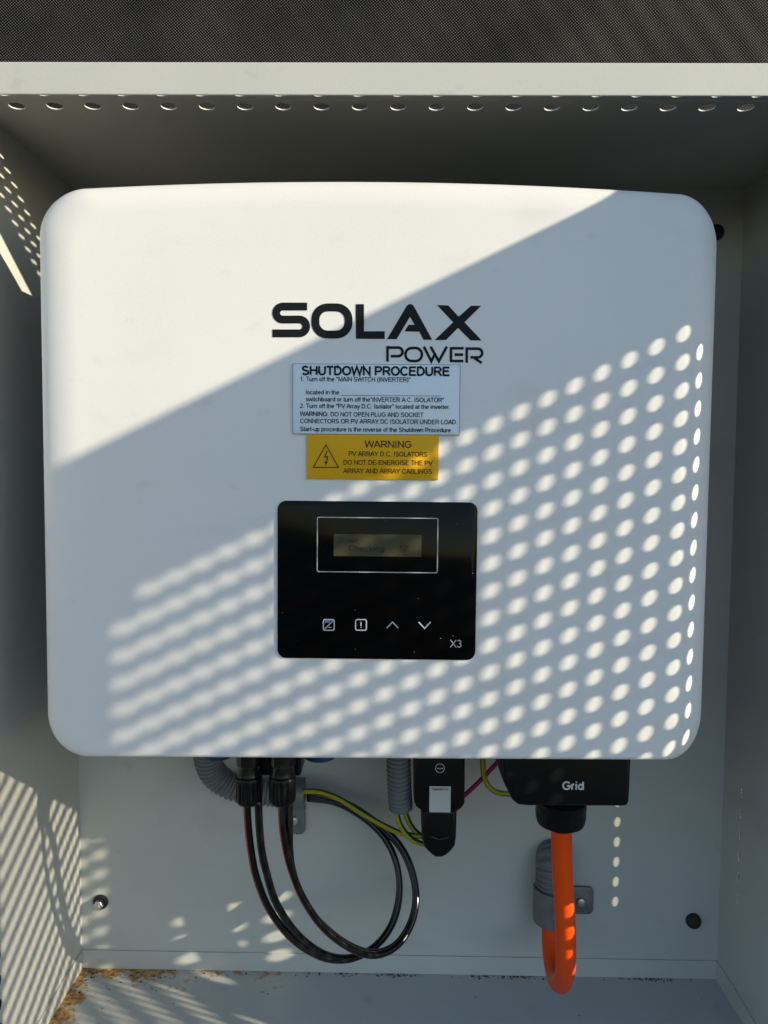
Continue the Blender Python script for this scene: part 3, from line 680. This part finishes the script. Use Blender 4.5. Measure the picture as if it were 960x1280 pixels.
bm = bmesh.new(); prism(bm, lo[::-1], DY0 + .0025, DY0 + .026, .004, 4); obj('dongle_plug', bm, 'plastic', d, smooth=40)
a, b_ = at(539, 1048, DY0 + .0025), at(561, 1042, DY0 + .0025)
bm = bmesh.new(); tubeb = tube([Vector((a.x, DY0 + .0028, a.z + .0015)), Vector(((a.x + b_.x) / 2, DY0 + .0022, a.z - .0004)), Vector((b_.x, DY0 + .0028, a.z + .0015))], .0011, 10, .001); join(bm, tubeb); obj('thumb_ridge', bm, 'plastic_gloss', d, smooth=40)
a, b_ = at(536.5, 1015, DY0), at(563.5, 983, DY0); bm = bmesh.new(); box(bm, a.x, b_.x, DY0 - .0003, DY0 - .00005, a.z, b_.z); st = obj('sticker', bm, 'sticker', d); st['label'] = 'white paper sticker'
bm = bmesh.new(); text(bm, 'Registration No', 540, 560, 987.5, 3.0, DY0 - .0005, .13); obj('sticker_lettering', bm, 'label_ink', st)
fD = zp(480, 930, 6, DY0 - .0002); bm = bmesh.new()
stroke(bm, [fD(420 + 33 * math.cos(2 * math.pi * k / 28), 182 + 33 * math.sin(2 * math.pi * k / 28)) for k in range(28)], .9 * K * 1.1, DY0 - .0002, closed=True); stroke(bm, [fD(399, 183), fD(442, 183)], 1.4 * K, DY0 - .0002)
obj('round_mark', bm, 'print_grey', d)

# ------------------------------------------------------------------ grid plug and orange cable
GP = .578
g = root('grid_plug', tuple(at(700, 1047, .60)), 'large black grid connector box with white lettering, above the orange cable', 'plug')
gp = [P2(627, 935, GP), P2(627.5, 970, GP), P2(630, 980, GP), P2(637, 994, GP), P2(641, 1002, GP), P2(648, 1007.5, GP), P2(660, 1009, GP), P2(781, 1009.5, GP), P2(785.5, 1008, GP), P2(787.5, 1003, GP), P2(790.5, 935, GP)]
bm = bmesh.new(); prism(bm, gp[::-1], GP, GP + .075, .0042, 4); obj('plug_housing', bm, 'plastic', g, smooth=40)
bm = bmesh.new(); text(bm, 'Grid', 702.5, 730, 987, 10.6, GP - EPS, .20); obj('plug_lettering', bm, 'print_grey', g)
gy = .611; gxc = at(700.5, 1030, gy).x
zt_, z1, z2, zb = at(700, 1006, gy).z, at(700, 1028, gy).z, at(700, 1038, gy - .01).z, at(700, 1042, gy - .01).z
prof = [(.0205, zt_ + .004), (.0205, zt_ - .001), (.0200, zt_ - .002), (.0202, zt_ * .6 + z1 * .4), (.0198, zt_ * .25 + z1 * .75), (.0186, z1), (.0162, z1 * .5 + z2 * .5), (.0130, z2), (.0105, zb), (.0085, zb)]
bm = lathe(gxc, gy, prof, 96, (zt_ - .0015, z1 + .001, 20, .0004)); obj('plug_gland', bm, 'plastic', g, smooth=45)
oc = [(702, 1028, .611), (702, 1060, .611), (703.5, 1100, .611), (706, 1140, .612), (707.5, 1180, .614), (707, 1206, .620), (704.5, 1223, .633), (700, 1229, .650), (695, 1222, .668), (691.5, 1206, .684), (689, 1185, .697), (688.5, 1165, .706), (690, 1145, .713), (691, 1125, .716)]
bm = tube(px_path(oc), .0083, 28, .003)
obj('orange_cable', bm, 'orange', label='thick orange power cable looping below the grid plug', cat='cable', smooth=180)

# ------------------------------------------------------------------ dirt lying in the tray
def crumbs(name, mat, spots, label):
    bm = bmesh.new()
    for x, y, s in spots:
        b = bmesh.new(); bmesh.ops.create_icosphere(b, subdivisions=1, radius=s)
        sq = Vector((random.uniform(.6, 1.4), random.uniform(.6, 1.4), random.uniform(.3, .7))); rot = Matrix.Rotation(random.random() * 6, 3, 'Z')
        for v in b.verts: v.co = rot @ Vector((v.co.x * sq.x, v.co.y * sq.y, v.co.z * sq.z)) * random.uniform(.75, 1.2) + Vector((x, y, ZF + s * .3))
        join(bm, b)
    obj(name, bm, mat, label=label, cat='debris', kind='stuff')
def rnd_spots(n, rust):
    out = []
    while len(out) < n:
        m_ = random.random()
        if m_ < .42: x = XL + .004 + abs(random.gauss(0, .05)); y = YB - .003 - abs(random.gauss(0, .010))
        elif m_ < .72: x = XL + .003 + abs(random.gauss(0, .016)); y = random.uniform(.60, YB - .004)
        elif m_ < .90: x = XL + .004 + abs(random.gauss(0, .09)); y = YB - .003 - abs(random.gauss(0, .035))
        else: x = random.uniform(XL + .01, XR - .01); y = YB - .003 - abs(random.gauss(0, .004))
        if XL + .003 < x < XR - .003 and .53 < y < YB - .002: out.append((x, y, random.choice([.0003, .0004, .0005, .0006, .0010]) * (1.1 if rust else 1)))
    return out
crumbs('rust_crumbs', 'rust_grain', rnd_spots(150, True), 'orange rust crumbs in the left back corner of the cabinet floor')
sp = rnd_spots(170, False)
for cx_, n_, sd_ in ((.040, 40, .012), (-.015, 14, .006), (.0, 10, .03), (.155, 34, .010), (.285, 40, .012), (.118, 16, .005)):
    for _ in range(n_):
        x = random.gauss(cx_ - .03, sd_); out = (min(XR - .004, x), YB - .0025 - abs(random.gauss(0, .0018)), random.choice([.0005, .0007, .0009])); sp.append(out)
sp += [(random.uniform(XL + .02, XR - .02), random.uniform(.60, .72), .0006) for _ in range(14)]
crumbs('dark_dirt', 'grain', sp, 'dark dirt specks lying on the cabinet floor')
